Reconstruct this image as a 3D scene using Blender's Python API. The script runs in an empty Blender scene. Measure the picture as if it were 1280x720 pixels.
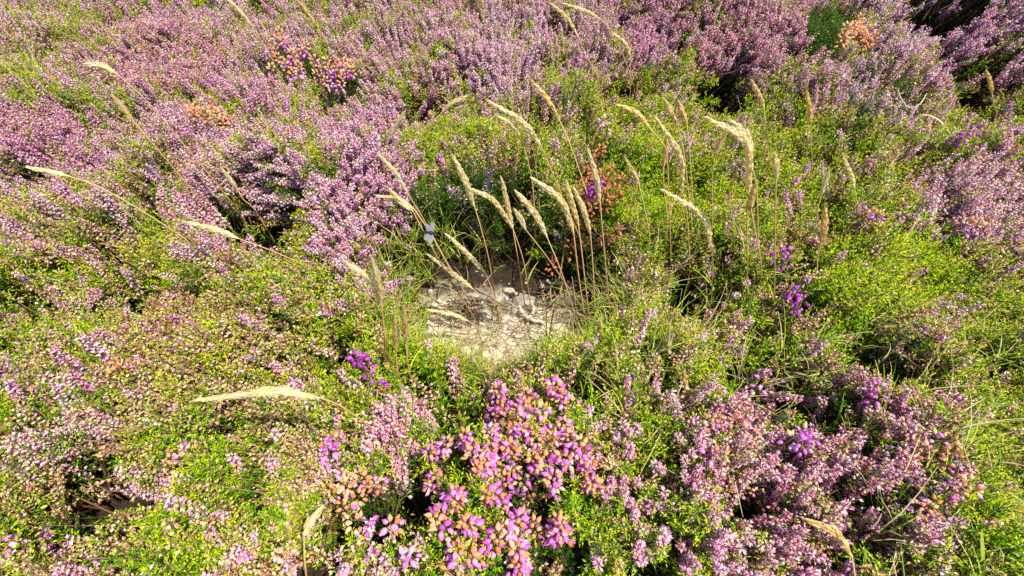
import bpy, math, random
import numpy as np
from mathutils import Vector, Matrix, Euler

random.seed(7)
RNG = np.random.default_rng(11)
scn = bpy.context.scene
COL = scn.collection
GOLD = 2.399963

# ------------------------------------------------------------------ camera
CAM_H, PITCH, LENS = 0.40, math.radians(52.0), 16.2
cd = bpy.data.cameras.new("camera"); cd.lens = LENS; cd.sensor_width = 36
cd.clip_start = 0.01; cd.clip_end = 500
cam = bpy.data.objects.new("camera", cd); COL.objects.link(cam)
cam.location = (0, 0, CAM_H); cam.rotation_euler = (math.pi / 2 - PITCH, 0, 0)
scn.camera = cam
TH = 18.0 / LENS
FWD = np.array([0, math.cos(PITCH), -math.sin(PITCH)])
UPV = np.array([0, math.sin(PITCH), math.cos(PITCH)])
EYE = np.array([0, 0, CAM_H])


def ray(px, py):                      # direction through a point of the 1280x720 photograph
    return FWD + np.array([1., 0, 0]) * ((px - 640) / 640 * TH) + UPV * ((360 - py) / 640 * TH)


def project(P):
    d = P - EYE
    z = d @ FWD
    z = np.where(z < 1e-4, 1e-4, z)
    return 640 + d[..., 0] / z / TH * 640, 360 - (d @ UPV) / z / TH * 640, d @ FWD


def at_y(px, py, y):                  # where that ray meets the upright plane y
    r = ray(px, py); return EYE + r * (y / r[1])


def at_z(px, py, z):
    r = ray(px, py); return EYE + r * ((z - CAM_H) / r[2])


# ------------------------------------------------------------------ terrain
_tab = np.random.default_rng(5).random((64, 64))


def vnoise(x, y, f, seed=0):
    x = np.asarray(x) * f + seed * 7.31; y = np.asarray(y) * f + seed * 3.77
    i = np.floor(x).astype(int); j = np.floor(y).astype(int)
    u = x - i; v = y - j
    u = u * u * (3 - 2 * u); v = v * v * (3 - 2 * v)
    g = lambda a, b: _tab[a % 64, b % 64]
    return (g(i, j) * (1 - u) + g(i + 1, j) * u) * (1 - v) + (g(i, j + 1) * (1 - u) + g(i + 1, j + 1) * u) * v


def sstep(a, b, x):
    t = np.clip((x - a) / (b - a), 0, 1); return t * t * (3 - 2 * t)


HOLLOW = (-0.005, 0.372)
def hollow(x, y):                     # 1 on the bare floor of the hollow, 0 outside it
    x = np.asarray(x); y = np.asarray(y)
    wob = 0.22 * (vnoise(x, y, 22, 3) - .5)
    sx = np.where(x < HOLLOW[0], 0.098, 0.094)
    sy = np.where(y < HOLLOW[1], 0.078, 0.050)
    r = np.sqrt(((x - HOLLOW[0]) / sx) ** 2 + ((y - HOLLOW[1]) / sy) ** 2) + wob
    return 1 - sstep(0.90, 1.95, r)


def gauss(x, y, cx, cy, s): return np.exp(-((x - cx) ** 2 + (y - cy) ** 2) / (2 * s * s))


# mounds of the bushes and small gaps between them: pixel of the photograph, radius (m), height (m)
_m = [(455, 240, .060, .040), (390, 215, .05, .025), (940, 45, .10, .065), (1245, 50, .14, .06), (1150, 20, .1, .05), (1040, 540, .075, .02),
      (615, 590, .05, .012), (330, 215, .05, .02), (1230, 245, .07, .02), (630, 60, .12, .035), (820, 30, .1, .03), (120, 200, .1, .015),
      (640, 235, .055, .012)]
_g = [(322, 278, .026, -.085), (292, 258, .02, -.06), (150, 352, .022, -.06), (1033, 32, .035, -.08), (1150, 50, .04, -.08), (1218, 104, .03, -.10), (1240, 92, .03, -.08),
      (905, 108, .03, -.07), (880, 345, .03, -.055), (985, 398, .02, -.04), (1000, 478, .035, -.05), (62, 592, .018, -.07), (185, 595, .014, -.05),
      (500, 600, .014, -.05), (512, 625, .016, -.05), (655, 618, .014, -.05), (1110, 430, .02, -.04), (790, 100, .02, -.05), (525, 130, .03, -.05),
      (1235, 130, .025, -.06), (655, 410, .03, -.02), (250, 525, .015, -.05), (300, 600, .013, -.04), (400, 440, .02, -.035), (30, 200, .03, -.04), (1160, 455, .018, -.05)]
BUMPS = [(*at_z(px, py, 0)[:2], s, h) for px, py, s, h in _m + _g]
PITS = [(*at_z(px, py, 0)[:2], s, h) for px, py, s, h in _g]


def canopy(x, y):
    x = np.asarray(x, float); y = np.asarray(y, float)
    z = 0.030 * (vnoise(x, y, 7, 1) - .5) + 0.046 * (vnoise(x, y, 15, 2) - .5) + .020 * (vnoise(x, y, 34, 13) - .5) + 0.05 * sstep(.5, 1.6, y)
    for cx, cy, s, h in BUMPS:
        z = z + h * gauss(x, y, cx, cy, s)
    hw = hollow(x, y)
    return z * (1 - hw) - 0.118 * hw


def ground_z(x, y):
    hw = hollow(x, y)
    return -0.125 + .03 * (vnoise(x, y, 4, 9) - .5) * (1 - hw) + 0.05 * sstep(.5, 1.6, y) + .012 * (vnoise(x, y, 30, 4) - .5) + .010 * (vnoise(x, y, 80, 6) - .5) + .006 * (vnoise(x, y, 190, 14) - .5) + 0.010 * hw


def on_canopy(px, py):                # where the ray through a pixel meets the heather's top
    r = ray(px, py); t = .25; p = EYE + r * t
    for _ in range(400):
        p = EYE + r * t
        d = p[2] - canopy(p[0], p[1])
        if d < .0006: break
        t += max(.0005, d * .35)
    return p


def on_ground(px, py):
    r = ray(px, py); t = .25; p = EYE + r * t
    for _ in range(500):
        p = EYE + r * t
        d = p[2] - ground_z(p[0], p[1])
        if d < .0004: break
        t += max(.0004, d * .4)
    return p


# ------------------------------------------------------------------ materials
def mat(name, cols, transl=.35, rough=.5, spec=.12, rnd=.25, up=.9):
    """A ramp of real-world base colours over the piece's own 'tint' (0..1) and a random step per plant."""
    m = bpy.data.materials.new(name); m.use_nodes = True
    nt = m.node_tree; nt.nodes.clear(); N = nt.nodes.new; L = nt.links.new
    out = N('ShaderNodeOutputMaterial')
    ramp = N('ShaderNodeValToRGB'); e = ramp.color_ramp.elements
    while len(e) < len(cols): e.new(.5)
    for k, c in enumerate(cols):
        e[k].position = c[0]; e[k].color = (*c[1], 1)
    a = N('ShaderNodeAttribute'); a.attribute_name = 'tint'
    oi = N('ShaderNodeObjectInfo')
    ad = N('ShaderNodeMath'); ad.operation = 'MULTIPLY_ADD'
    L(oi.outputs['Random'], ad.inputs[0]); ad.inputs[1].default_value = rnd
    sub = N('ShaderNodeMath'); sub.operation = 'SUBTRACT'; L(a.outputs['Fac'], sub.inputs[0]); sub.inputs[1].default_value = rnd / 2
    L(sub.outputs[0], ad.inputs[2]); L(ad.outputs[0], ramp.inputs[0])
    nz = N('ShaderNodeTexNoise'); nz.inputs['Scale'].default_value = 350; nz.inputs['Detail'].default_value = 2
    tc = N('ShaderNodeTexCoord'); L(tc.outputs['Object'], nz.inputs['Vector'])
    hsv = N('ShaderNodeHueSaturation'); L(ramp.outputs[0], hsv.inputs['Color'])
    mr = N('ShaderNodeMapRange'); L(nz.outputs[0], mr.inputs[0]); mr.inputs[3].default_value = .7; mr.inputs[4].default_value = 1.3
    L(mr.outputs[0], hsv.inputs['Value'])
    col = hsv.outputs[0]
    p = N('ShaderNodeBsdfPrincipled'); p.inputs['Roughness'].default_value = rough; p.inputs['Specular IOR Level'].default_value = spec
    L(col, p.inputs['Base Color'])
    if up > 0:                              # tiny leaves and petals scatter light as one soft sward: shading normal bent towards the sky
        ge = N('ShaderNodeNewGeometry'); s1 = N('ShaderNodeVectorMath'); s1.operation = 'SCALE'; s1.inputs['Scale'].default_value = 1 - up
        L(ge.outputs['Normal'], s1.inputs[0]); s2 = N('ShaderNodeVectorMath'); s2.operation = 'ADD'; L(s1.outputs[0], s2.inputs[0]); s2.inputs[1].default_value = (0, 0, up)
        s3 = N('ShaderNodeVectorMath'); s3.operation = 'NORMALIZE'; L(s2.outputs[0], s3.inputs[0]); L(s3.outputs[0], p.inputs['Normal'])
    if transl > 0:
        t = N('ShaderNodeBsdfTranslucent'); L(col, t.inputs['Color'])
        mx = N('ShaderNodeMixShader'); mx.inputs[0].default_value = transl
        L(p.outputs[0], mx.inputs[1]); L(t.outputs[0], mx.inputs[2]); L(mx.outputs[0], out.inputs[0])
    else:
        L(p.outputs[0], out.inputs[0])
    return m


M = {}
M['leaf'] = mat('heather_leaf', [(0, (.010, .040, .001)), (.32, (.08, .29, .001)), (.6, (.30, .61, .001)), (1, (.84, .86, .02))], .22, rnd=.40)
M['olive_leaf'] = mat('olive_leaf', [(0, (.03, .035, .004)), (.35, (.20, .21, .012)), (.65, (.50, .46, .05)), (1, (.80, .70, .16))], .14, rnd=.35)
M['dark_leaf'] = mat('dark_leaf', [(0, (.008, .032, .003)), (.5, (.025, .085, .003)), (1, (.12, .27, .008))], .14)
M['twig'] = mat('heather_twig', [(0, (.05, .03, .02)), (.5, (.17, .10, .05)), (1, (.36, .24, .13))], 0, up=0.3)
M['lilac'] = mat('lilac_floret', [(0, (.55, .07, .34)), (.16, (.97, .30, .64)), (.44, (.99, .51, .76)), (.95, (.99, .86, .91))], .2)
M['rose'] = mat('rose_floret', [(0, (.60, .11, .27)), (.18, (.97, .36, .58)), (.44, (.99, .56, .71)), (.9, (.99, .86, .88))], .2)
M['violet'] = mat('violet_floret', [(0, (.50, .08, .40)), (.18, (.96, .31, .68)), (.44, (.99, .53, .81)), (.9, (.99, .86, .94))], .2)
M['tan'] = mat('faded_floret', [(0, (.30, .12, .05)), (.35, (.80, .44, .22)), (.65, (.94, .69, .38)), (1, (.95, .88, .70))], .10)
M['mag_bell'] = mat('magenta_bell', [(0, (.50, .06, .44)), (.35, (.84, .20, .74)), (.7, (.94, .46, .86)), (1, (.93, .66, .84))], .25, .35, spec=.5, up=0.25)
M['purple_bell'] = mat('purple_bell', [(0, (.30, .015, .34)), (.5, (.56, .05, .58)), (1, (.76, .26, .72))], .25, .35, spec=.5, up=0.25)
M['dry_bell'] = mat('dried_bell', [(0, (.60, .18, .08)), (.3, (.94, .44, .19)), (.65, (.97, .61, .33)), (1, (.97, .79, .58))], .25, .5, up=0.25)
M['rust_bell'] = mat('rust_bell', [(0, (.34, .07, .03)), (.5, (.74, .24, .10)), (1, (.93, .46, .22))], .25, .5, up=0.25)
M['straw'] = mat('dry_straw', [(0, (.36, .23, .09)), (.45, (.66, .49, .22)), (1, (.88, .75, .47))], .2)
M['reed'] = mat('ripe_grass_head', [(0, (.82, .58, .20)), (.4, (.95, .78, .36)), (.75, (.96, .88, .54)), (1, (.96, .93, .74))], .35, rnd=.15, up=.15)
M['gold_head'] = mat('golden_grass_head', [(0, (.74, .48, .13)), (.5, (.93, .70, .25)), (1, (.95, .84, .45))], .35, rnd=.15, up=.15)
M['culm'] = mat('grass_culm', [(0, (.38, .17, .07)), (.5, (.62, .36, .15)), (1, (.80, .62, .30))], 0, .45, up=0.3)
M['blade'] = mat('grass_blade', [(0, (.10, .24, .01)), (.5, (.32, .50, .02)), (1, (.80, .84, .10))], .2)
M['twig_pale'] = mat('bleached_twig', [(0, (.50, .42, .33)), (.5, (.78, .69, .57)), (1, (.92, .86, .76))], 0, .8, up=0)


def mat_rock(name, c0, c1, scale=60):
    m = bpy.data.materials.new(name); m.use_nodes = True; nt = m.node_tree; N = nt.nodes.new; L = nt.links.new
    p = nt.nodes['Principled BSDF']; p.inputs['Roughness'].default_value = .85; p.inputs['Specular IOR Level'].default_value = .2
    tc = N('ShaderNodeTexCoord')
    n1 = N('ShaderNodeTexNoise'); n1.inputs['Scale'].default_value = scale; n1.inputs['Detail'].default_value = 8; n1.inputs['Roughness'].default_value = .7
    L(tc.outputs['Object'], n1.inputs['Vector'])
    r = N('ShaderNodeValToRGB'); r.color_ramp.elements[0].position = .33; r.color_ramp.elements[1].position = .66
    r.color_ramp.elements[0].color = (*c0, 1); r.color_ramp.elements[1].color = (*c1, 1)
    L(n1.outputs[0], r.inputs[0]); L(r.outputs[0], p.inputs['Base Color'])
    n2 = N('ShaderNodeTexNoise'); n2.inputs['Scale'].default_value = scale * 5; n2.inputs['Detail'].default_value = 6
    L(tc.outputs['Object'], n2.inputs['Vector'])
    b = N('ShaderNodeBump'); b.inputs['Strength'].default_value = .6; b.inputs['Distance'].default_value = .0015
    L(n2.outputs[0], b.inputs['Height']); L(b.outputs[0], p.inputs['Normal'])
    return m


M['rock'] = mat_rock('pale_stone', (.58, .46, .34), (.92, .80, .63))
M['rock_grey'] = mat_rock('grey_stone', (.26, .23, .18), (.60, .54, .43))
M['rock_white'] = mat_rock('quartz_stone', (.66, .63, .50), (.90, .88, .76))


def mat_ground():
    m = bpy.data.materials.new('moor_soil'); m.use_nodes = True; nt = m.node_tree; N = nt.nodes.new; L = nt.links.new
    p = nt.nodes['Principled BSDF']; p.inputs['Roughness'].default_value = .95; p.inputs['Specular IOR Level'].default_value = .1
    tc = N('ShaderNodeTexCoord')
    def noise(s, d, r=.6):
        n = N('ShaderNodeTexNoise'); n.inputs['Scale'].default_value = s; n.inputs['Detail'].default_value = d; n.inputs['Roughness'].default_value = r
        L(tc.outputs['Object'], n.inputs['Vector']); return n
    def ramp(fac, *cs):
        r = N('ShaderNodeValToRGB'); e = r.color_ramp.elements
        while len(e) < len(cs): e.new(.5)
        for k, (q, c) in enumerate(cs): e[k].position = q; e[k].color = (*c, 1)
        L(fac, r.inputs[0]); return r
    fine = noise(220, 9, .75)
    peat_and_shade = ramp(fine.outputs[0], (.3, (.020, .014, .010)), (.55, (.06, .042, .028)), (.75, (.13, .09, .06)))
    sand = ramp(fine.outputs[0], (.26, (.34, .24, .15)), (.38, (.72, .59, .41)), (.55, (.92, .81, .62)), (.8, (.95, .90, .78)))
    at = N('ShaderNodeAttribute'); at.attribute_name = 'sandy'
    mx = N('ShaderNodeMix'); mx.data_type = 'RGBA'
    L(at.outputs['Fac'], mx.inputs['Factor']); L(peat_and_shade.outputs[0], mx.inputs['A']); L(sand.outputs[0], mx.inputs['B'])
    # beyond the modelled plants the moor carries on as mottled heath
    big = noise(9, 10, .75)
    heath = ramp(big.outputs[0], (.32, (.035, .06, .012)), (.45, (.10, .14, .025)), (.55, (.22, .17, .10)), (.66, (.42, .22, .40)))
    af = N('ShaderNodeAttribute'); af.attribute_name = 'heath'
    m2 = N('ShaderNodeMix'); m2.data_type = 'RGBA'
    L(af.outputs['Fac'], m2.inputs['Factor']); L(mx.outputs['Result'], m2.inputs['A']); L(heath.outputs[0], m2.inputs['B'])
    L(m2.outputs['Result'], p.inputs['Base Color'])
    b = N('ShaderNodeBump'); b.inputs['Strength'].default_value = .8; b.inputs['Distance'].default_value = .003
    L(fine.outputs[0], b.inputs['Height']); L(b.outputs[0], p.inputs['Normal'])
    return m


M['ground'] = mat_ground()


# ------------------------------------------------------------------ mesh helpers (all-quad, numpy)
class Geo:
    def __init__(s): s.V = []; s.F = []; s.K = []; s.T = []; s.n = 0
    def add(s, v, f, k=0, t=.5):
        v = np.asarray(v, float); f = np.asarray(f, int)
        s.V.append(v); s.F.append(f + s.n); s.K.append(np.full(len(f), k)); s.n += len(v)
        s.T.append(np.full(len(v), t) if np.isscalar(t) else np.asarray(t, float))
    def done(s):
        if not s.V: return np.zeros((0, 3)), np.zeros((0, 4), int), np.zeros(0, int), np.zeros(0)
        return np.concatenate(s.V), np.concatenate(s.F), np.concatenate(s.K), np.concatenate(s.T)


def to_mesh(name, V, F, K, T, mats, smooth=False):
    me = bpy.data.meshes.new(name)
    me.vertices.add(len(V)); me.vertices.foreach_set('co', V.astype(np.float32).ravel())
    me.loops.add(F.size); me.loops.foreach_set('vertex_index', F.astype(np.int32).ravel())
    me.polygons.add(len(F)); me.polygons.foreach_set('loop_start', (np.arange(len(F)) * 4).astype(np.int32))
    me.polygons.foreach_set('material_index', K.astype(np.int32))
    if smooth: me.polygons.foreach_set('use_smooth', np.ones(len(F), bool))
    a = me.attributes.new('tint', 'FLOAT', 'POINT'); a.data.foreach_set('value', T.astype(np.float32))
    for m in mats: me.materials.append(m)
    me.update(calc_edges=True); me.validate()
    return me


def link(name, me, parent=None, loc=None):
    o = bpy.data.objects.new(name, me); COL.objects.link(o)
    if parent: o.parent = parent
    if loc is not None: o.location = loc
    return o


def tag(o, label=None, cat=None, group=None, kind=None):
    if label: o['label'] = label
    if cat: o['category'] = cat
    if group: o['group'] = group
    if kind: o['kind'] = kind
    return o


def thing(name, label, cat, loc=(0, 0, 0), group=None):
    o = bpy.data.objects.new(name, None); COL.objects.link(o); o.location = loc; o.empty_display_size = .02
    return tag(o, label, cat, group)


def unit(v): v = np.asarray(v, float); return v / (np.linalg.norm(v) + 1e-12)
def perp(d):
    a = np.array([0, 0, 1.]) if abs(d[2]) < .9 else np.array([1., 0, 0])
    u = unit(np.cross(d, a)); return u, np.cross(d, u)


def kite(g, b, d, L, w, s, k, t, fold=0., n=None):
    m = b + d * L * .5
    q = n * fold * L if n is not None else 0
    g.add([b, m + s * w + q, b + d * L, m - s * w + q], [[0, 1, 2, 3]], k, t)


def tube(g, P, R, k=0, t=.5, n=4, cap=True):
    P = np.asarray(P, float); R = np.full(len(P), R) if np.isscalar(R) else np.asarray(R)
    D = np.gradient(P, axis=0); V = []
    ref = None
    for p, d, r in zip(P, D, R):
        d = unit(d)
        if ref is None: u, v = perp(d)
        else:
            u = unit(ref - d * (ref @ d)); v = np.cross(d, u)
        ref = u
        for j in range(n):
            a = 2 * math.pi * j / n; V.append(p + r * (u * math.cos(a) + v * math.sin(a)))
    F = [[i * n + j, i * n + (j + 1) % n, (i + 1) * n + (j + 1) % n, (i + 1) * n + j] for i in range(len(P) - 1) for j in range(n)]
    if cap and n == 4: F += [[3, 2, 1, 0], [len(V) - 4, len(V) - 3, len(V) - 2, len(V) - 1]]
    g.add(V, F, k, t)


def smooth_line(P, n):
    P = np.asarray(P, float); Q = np.vstack([2 * P[0] - P[1], P, 2 * P[-1] - P[-2]]); out = []
    m = len(P) - 1
    for x in np.linspace(0, m - 1e-6, n):
        i = int(x); u = x - i; a, b, c, d = Q[i], Q[i + 1], Q[i + 2], Q[i + 3]
        out.append(.5 * (2 * b + (c - a) * u + (2 * a - 5 * b + 4 * c - d) * u * u + (3 * b - a - 3 * c + d) * u ** 3))
    return np.array(out)


# ------------------------------------------------------------------ heather sprigs: template = tip at the origin, hanging down the -z axis
# slots: 0 twig, 1 leaf, 2 floret
def axis_curve(r, L, bend, n=9):
    t = np.linspace(0, 1, n); a = r.uniform(0, 6.28); b = r.uniform(0, 6.28)
    x = bend * L * (1 - t) ** 2; w = .02 * L * np.sin(t * 5 + b)
    return np.stack([x * math.cos(a) + w, x * math.sin(a) + w * .5, -L * (1 - t)], 1)


def sample(P, t):
    x = t * (len(P) - 1); i = min(int(x), len(P) - 2); u = x - i
    return P[i] * (1 - u) + P[i + 1] * u, unit(P[i + 1] - P[i])


def shoot(g, r, b, d, L, leafL, k, tone):         # a little leafy side shoot with scale leaves
    u, v = perp(d); n = max(4, int(L / .0013)); a0 = r.uniform(0, 6.28)
    for i in range(n):
        q = (i + .5) / n; a = a0 + i * GOLD
        o = u * math.cos(a) + v * math.sin(a); dd = unit(d + o * .62)
        s = np.cross(dd, o); s = unit(s)
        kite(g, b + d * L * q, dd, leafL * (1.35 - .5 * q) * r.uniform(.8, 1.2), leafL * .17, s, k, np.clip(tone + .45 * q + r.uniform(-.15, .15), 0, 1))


def floret(g, r, c, ax, L, k, tone, open_=.75):
    u, v = perp(ax); a0 = r.uniform(0, 6.28)
    for j in range(4):
        a = a0 + j * math.pi / 2; o = u * math.cos(a) + v * math.sin(a)
        dd = unit(ax * (1 - .5 * open_) + o * open_); s = unit(np.cross(dd, o))
        kite(g, c, dd, L * r.uniform(.85, 1.15), L * .29, s, k, np.clip(tone + r.uniform(-.15, .2), 0, 1))


def spike(g, r, P, t0, t1, step, fl, k, tone, keep=1., dens=1., open_=.42, alt=.2):
    L = np.linalg.norm(P[-1] - P[0]); n = int((t1 - t0) * L / step * dens); a0 = r.uniform(0, 6.28)
    for i in range(n):
        if r.random() > keep: continue
        t = t0 + (t1 - t0) * (i + r.random() * .6) / n; c, d = sample(P, t); u, v = perp(d); a = a0 + i * GOLD
        o = u * math.cos(a) + v * math.sin(a); ax = unit(o + d * r.uniform(-.35, .5))
        q = 1 - .35 * (t - t0) / (t1 - t0 + 1e-6)
        floret(g, r, c + o * r.uniform(.0006, .0022) * q, ax, fl * q * r.uniform(.75, 1.2), 3 if r.random() < alt else k, tone + r.uniform(-.28, .3), open_)


def sprig(seed, kind):
    r = np.random.default_rng(seed); g = Geo(); L = r.uniform(.095, .125)
    P = axis_curve(r, L, r.uniform(.05, .35)); tube(g, P, np.linspace(.0009, .00035, len(P)), 0, r.uniform(.2, .7))
    if kind == 'flower' or kind == 'faded':
        fade = kind == 'faded'
        fl = r.uniform(.0038, .0049) if not fade else r.uniform(.0034, .0046)
        alt = .16 if not fade else r.uniform(.04, .22)
        f0 = 1 - (r.uniform(.042, .068) if not fade else r.uniform(.040, .072)) / L
        spike(g, r, P, f0, .985, .00075 if not fade else .0010, fl, 2, .5, .95 if not fade else .7, open_=.42 if not fade else .42, alt=alt)
        for i in range(r.integers(1, 4) if not fade else r.integers(2, 5)):     # flowering side branches
            t = r.uniform(.35, .75); b, d = sample(P, t); u, v = perp(d); a = r.uniform(0, 6.28); o = u * math.cos(a) + v * math.sin(a)
            BL = r.uniform(.018, .038); e = b + unit(d + o * (.38 if not fade else .5)) * BL; Q = smooth_line([b, b + unit(d * .8 + o) * BL * .35, e], 5)
            tube(g, Q, .0004, 0, .5)
            spike(g, r, Q, .35, .97, .0017, fl * .92, 2, .45, .9 if not fade else .65, alt=alt)
            for q in range(5): shoot(g, r, *sample(Q, .1 + .15 * q), .005, .0026, 1, .35)
        for i in range(16):                                     # leafy shoots under and among the flowers
            t = r.uniform(.25, f0 + .08) if not fade else r.uniform(.30, .99); b, d = sample(P, t); u, v = perp(d); a = i * GOLD; o = u * math.cos(a) + v * math.sin(a)
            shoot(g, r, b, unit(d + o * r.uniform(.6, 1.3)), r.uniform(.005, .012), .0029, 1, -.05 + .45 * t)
    else:                                                       # leafy, not flowering
        n = r.integers(20, 28)
        for i in range(n):
            t = .28 + .71 * (i / n) ** .8; b, d = sample(P, t); u, v = perp(d); a = i * GOLD + r.uniform(-.4, .4); o = u * math.cos(a) + v * math.sin(a)
            SL = r.uniform(.007, .019) * (1.15 - .6 * t); dd = unit(d * r.uniform(.6, 1.2) + o)
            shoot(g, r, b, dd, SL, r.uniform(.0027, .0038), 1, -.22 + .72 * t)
        shoot(g, r, P[-2], unit(P[-1] - P[-2]), L / 8 + .003, .0030, 1, .5)
        if r.random() < .4: spike(g, r, P, .8, .97, .003, .004, 2, .6, .5, alt=.5)
    return g.done()


SPR = {'flower': [sprig(100 + i, 'flower') for i in range(12)], 'faded': [sprig(200 + i, 'faded') for i in range(9)], 'green': [sprig(300 + i, 'green') for i in range(10)]}


def bare(seed):                                                 # a dead, leafless spray
    r = np.random.default_rng(seed); g = Geo(); L = r.uniform(.10, .125); P = axis_curve(r, L, r.uniform(.2, .4)); tube(g, P, np.linspace(.0010, .0004, len(P)), 0, .95)
    for i in range(7):
        b, d = sample(P, r.uniform(.4, .95)); u, v = perp(d); a = i * GOLD; e = b + unit(d + (u * math.cos(a) + v * math.sin(a)) * .7) * r.uniform(.012, .03)
        tube(g, smooth_line([b, (b + e) / 2 + r.normal(0, .001, 3), e], 5), .00035, 0, .95)
        for q in range(3): floret(g, r, b + (e - b) * r.uniform(.5, 1), unit(e - b), .003, 2, .35, .4)
    return g.done()


SPR['faded'] += [bare(400), bare(401)]
for k_, n_ in (('green', 2), ('faded', 3), ('flower', 3)):       # some plants are dull olive instead of fresh green
    for t_ in SPR[k_][:n_]: t_[2][t_[2] == 1] = 4


def euler_mats(E):
    cx, cy, cz = np.cos(E).T; sx, sy, sz = np.sin(E).T
    R = np.empty((len(E), 3, 3))
    R[:, 0, 0] = cy * cz; R[:, 0, 1] = sx * sy * cz - cx * sz; R[:, 0, 2] = cx * sy * cz + sx * sz
    R[:, 1, 0] = cy * sz; R[:, 1, 1] = sx * sy * sz + cx * cz; R[:, 1, 2] = cx * sy * sz - sx * cz
    R[:, 2, 0] = -sy; R[:, 2, 1] = sx * cy; R[:, 2, 2] = cx * cy
    return R


def merge(items, keep):
    """items: (template, position, euler, scale, tint shift); keep: slot -> new slot. One merged all-quad mesh of the kept slots."""
    g = Geo()
    for tpl, pos, e, s, ts in items:
        V, F, K, T = tpl
        sel = np.isin(K, list(keep))
        if not sel.any(): continue
        f = F[sel]; used, inv = np.unique(f, return_inverse=True); R = euler_mats(np.array([e]))[0]
        v = V[used] @ R.T * s + pos
        g.V.append(v); g.F.append(inv.reshape(-1, 4) + g.n); g.K.append(np.array([keep[k] for k in K[sel]])); g.T.append(np.clip(T[used] + ts, 0, 1)); g.n += len(v)
    return g.done()


# ------------------------------------------------------------------ who grows where (read off the photograph in 64 x 60 px steps, laid on the moor)
ZONE = ["ppPPPPPPPoPPPPPPpPPP",
        "gpmpPPPPpPppgGgPPmPP",
        "PPPPPppPgGggGGGggmmg",
        "PPpPPPPpgGggGGGGgggP",
        "ppTpPgPPGGGgGGGgggPP",
        "gpTgTgpPGGGgggggGGgT",
        "tTtgTTggGGGgggGtTgTg",
        "ttTTgTGgggggggpgTGTG",
        "ptTgTTggttggppPPTgtG",
        "tpgTgTtgtpttgpPPptgG",
        "ttTgTgtptgggGpPPPPGG",
        "tpTggttpggggGpPPPpgG"]
MIX = {'P': (.58, .13, .29), 'p': (.34, .26, .40), 'T': (.03, .44, .53), 't': (.08, .46, .46), 'G': (.02, .10, .88), 'g': (.05, .29, .66), 'm': (.14, .44, .42), 'o': (.16, .44, .40)}


def zone_mix(px, py, rnd):
    c = np.clip(np.floor(px / 64 - .5 + rnd[0]), 0, 19).astype(int); r = np.clip(np.floor(py / 60 - .5 + rnd[1]), 0, 11).astype(int)
    return np.array([MIX[ZONE[j][i]] for i, j in zip(c, r)])


# bushes told apart from the carpet: (label, pixel centre, pixel radii, lilac/rose/violet, mix of flower/faded/green, leaf)
BUSH = [
    ('lilac heather bush with long arching sprays, leaning over the left edge of the stony hollow', (455, 240), (75, 95), 'lilac', (.80, .08, .12), 'leaf'),
    ('dense lilac heather bush standing over a dark gap, beside the horizontal cream grass head', (338, 222), (58, 42), 'lilac', (.80, .05, .15), 'leaf'),
    ('broad pink heather bush, orange dried bells among its flowers, filling the near right', (1030, 582), (175, 138), 'rose', (.68, .14, .18), 'leaf'),
    ('rounded rose-pink heather bush with dark woody underside, left of the small dark green bush', (940, 48), (75, 55), 'rose', (.86, .04, .10), 'leaf'),
    ('deep violet heather bush in the far right corner, above the darkest shaded gap', (1240, 50), (62, 62), 'violet', (.86, .02, .12), 'leaf'),
    ('violet-pink heather bush between the orange dried patch and the far corner bush', (1140, 22), (45, 45), 'violet', (.80, .04, .16), 'leaf'),
    ('small flowerless dark green bush sunk between pink bushes, beside the orange dried patch', (1036, 30), (32, 24), 'violet', (.0, .02, .98), 'dark_leaf'),
    ('pale rose heather mound at the right edge, halfway up the slope', (1225, 245), (75, 48), 'rose', (.80, .12, .08), 'leaf'),
    ('upright lilac heather bush of tall thin spires, directly behind the tallest grass heads', (632, 62), (62, 56), 'lilac', (.86, .02, .12), 'leaf'),
    ('lilac-pink heather bush far up the slope between the paired cream heads and the rose-pink bush', (815, 32), (45, 36), 'lilac', (.84, .06, .10), 'leaf'),
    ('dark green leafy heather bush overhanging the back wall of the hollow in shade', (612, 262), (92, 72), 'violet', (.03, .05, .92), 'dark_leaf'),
    ('greyish half-dead heather bush with bare twigs and few mauve flowers', (1108, 112), (62, 42), 'violet', (.20, .50, .30), 'dark_leaf'),
    ('bright green leafy heather mound right of the hollow, with almost no flowers', (1120, 345), (85, 48), 'lilac', (.02, .05, .93), 'leaf'),
    ('lilac heather bush at the left edge, below the yellow-green patch', (48, 170), (66, 44), 'lilac', (.82, .06, .12), 'leaf'),
    ('mauve-pink heather bush at the top left, around the bending cream grass stalk', (215, 62), (82, 42), 'rose', (.76, .10, .14), 'leaf'),
    ('beige faded heather bush of spent flowers behind the loose horizontal grass head', (215, 415), (92, 60), 'lilac', (.04, .72, .24), 'leaf'),
    ('tan faded heather bush dotted with pale pink flowers in the near left corner', (70, 560), (80, 62), 'rose', (.20, .54, .26), 'leaf'),
    ('small pink heather bush of short spikes, in front of the hollow beside the bell heather', (500, 520), (48, 36), 'rose', (.66, .18, .16), 'leaf'),
    ('slender lilac heather bush right of the big bell heather clump', (800, 640), (46, 72), 'lilac', (.66, .14, .20), 'leaf'),
    ('leafy green heather bush with beige seed sprays, in front of the bright green mound', (1095, 425), (72, 40), 'rose', (.08, .44, .48), 'leaf'),
]
NB = len(BUSH)
BELL_ZONES = [((618, 600), (135, 108)), ((745, 240), (48, 46)), ((385, 88), (52, 26)), ((1068, 52), (36, 22)), ((268, 148), (30, 14))]

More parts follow.
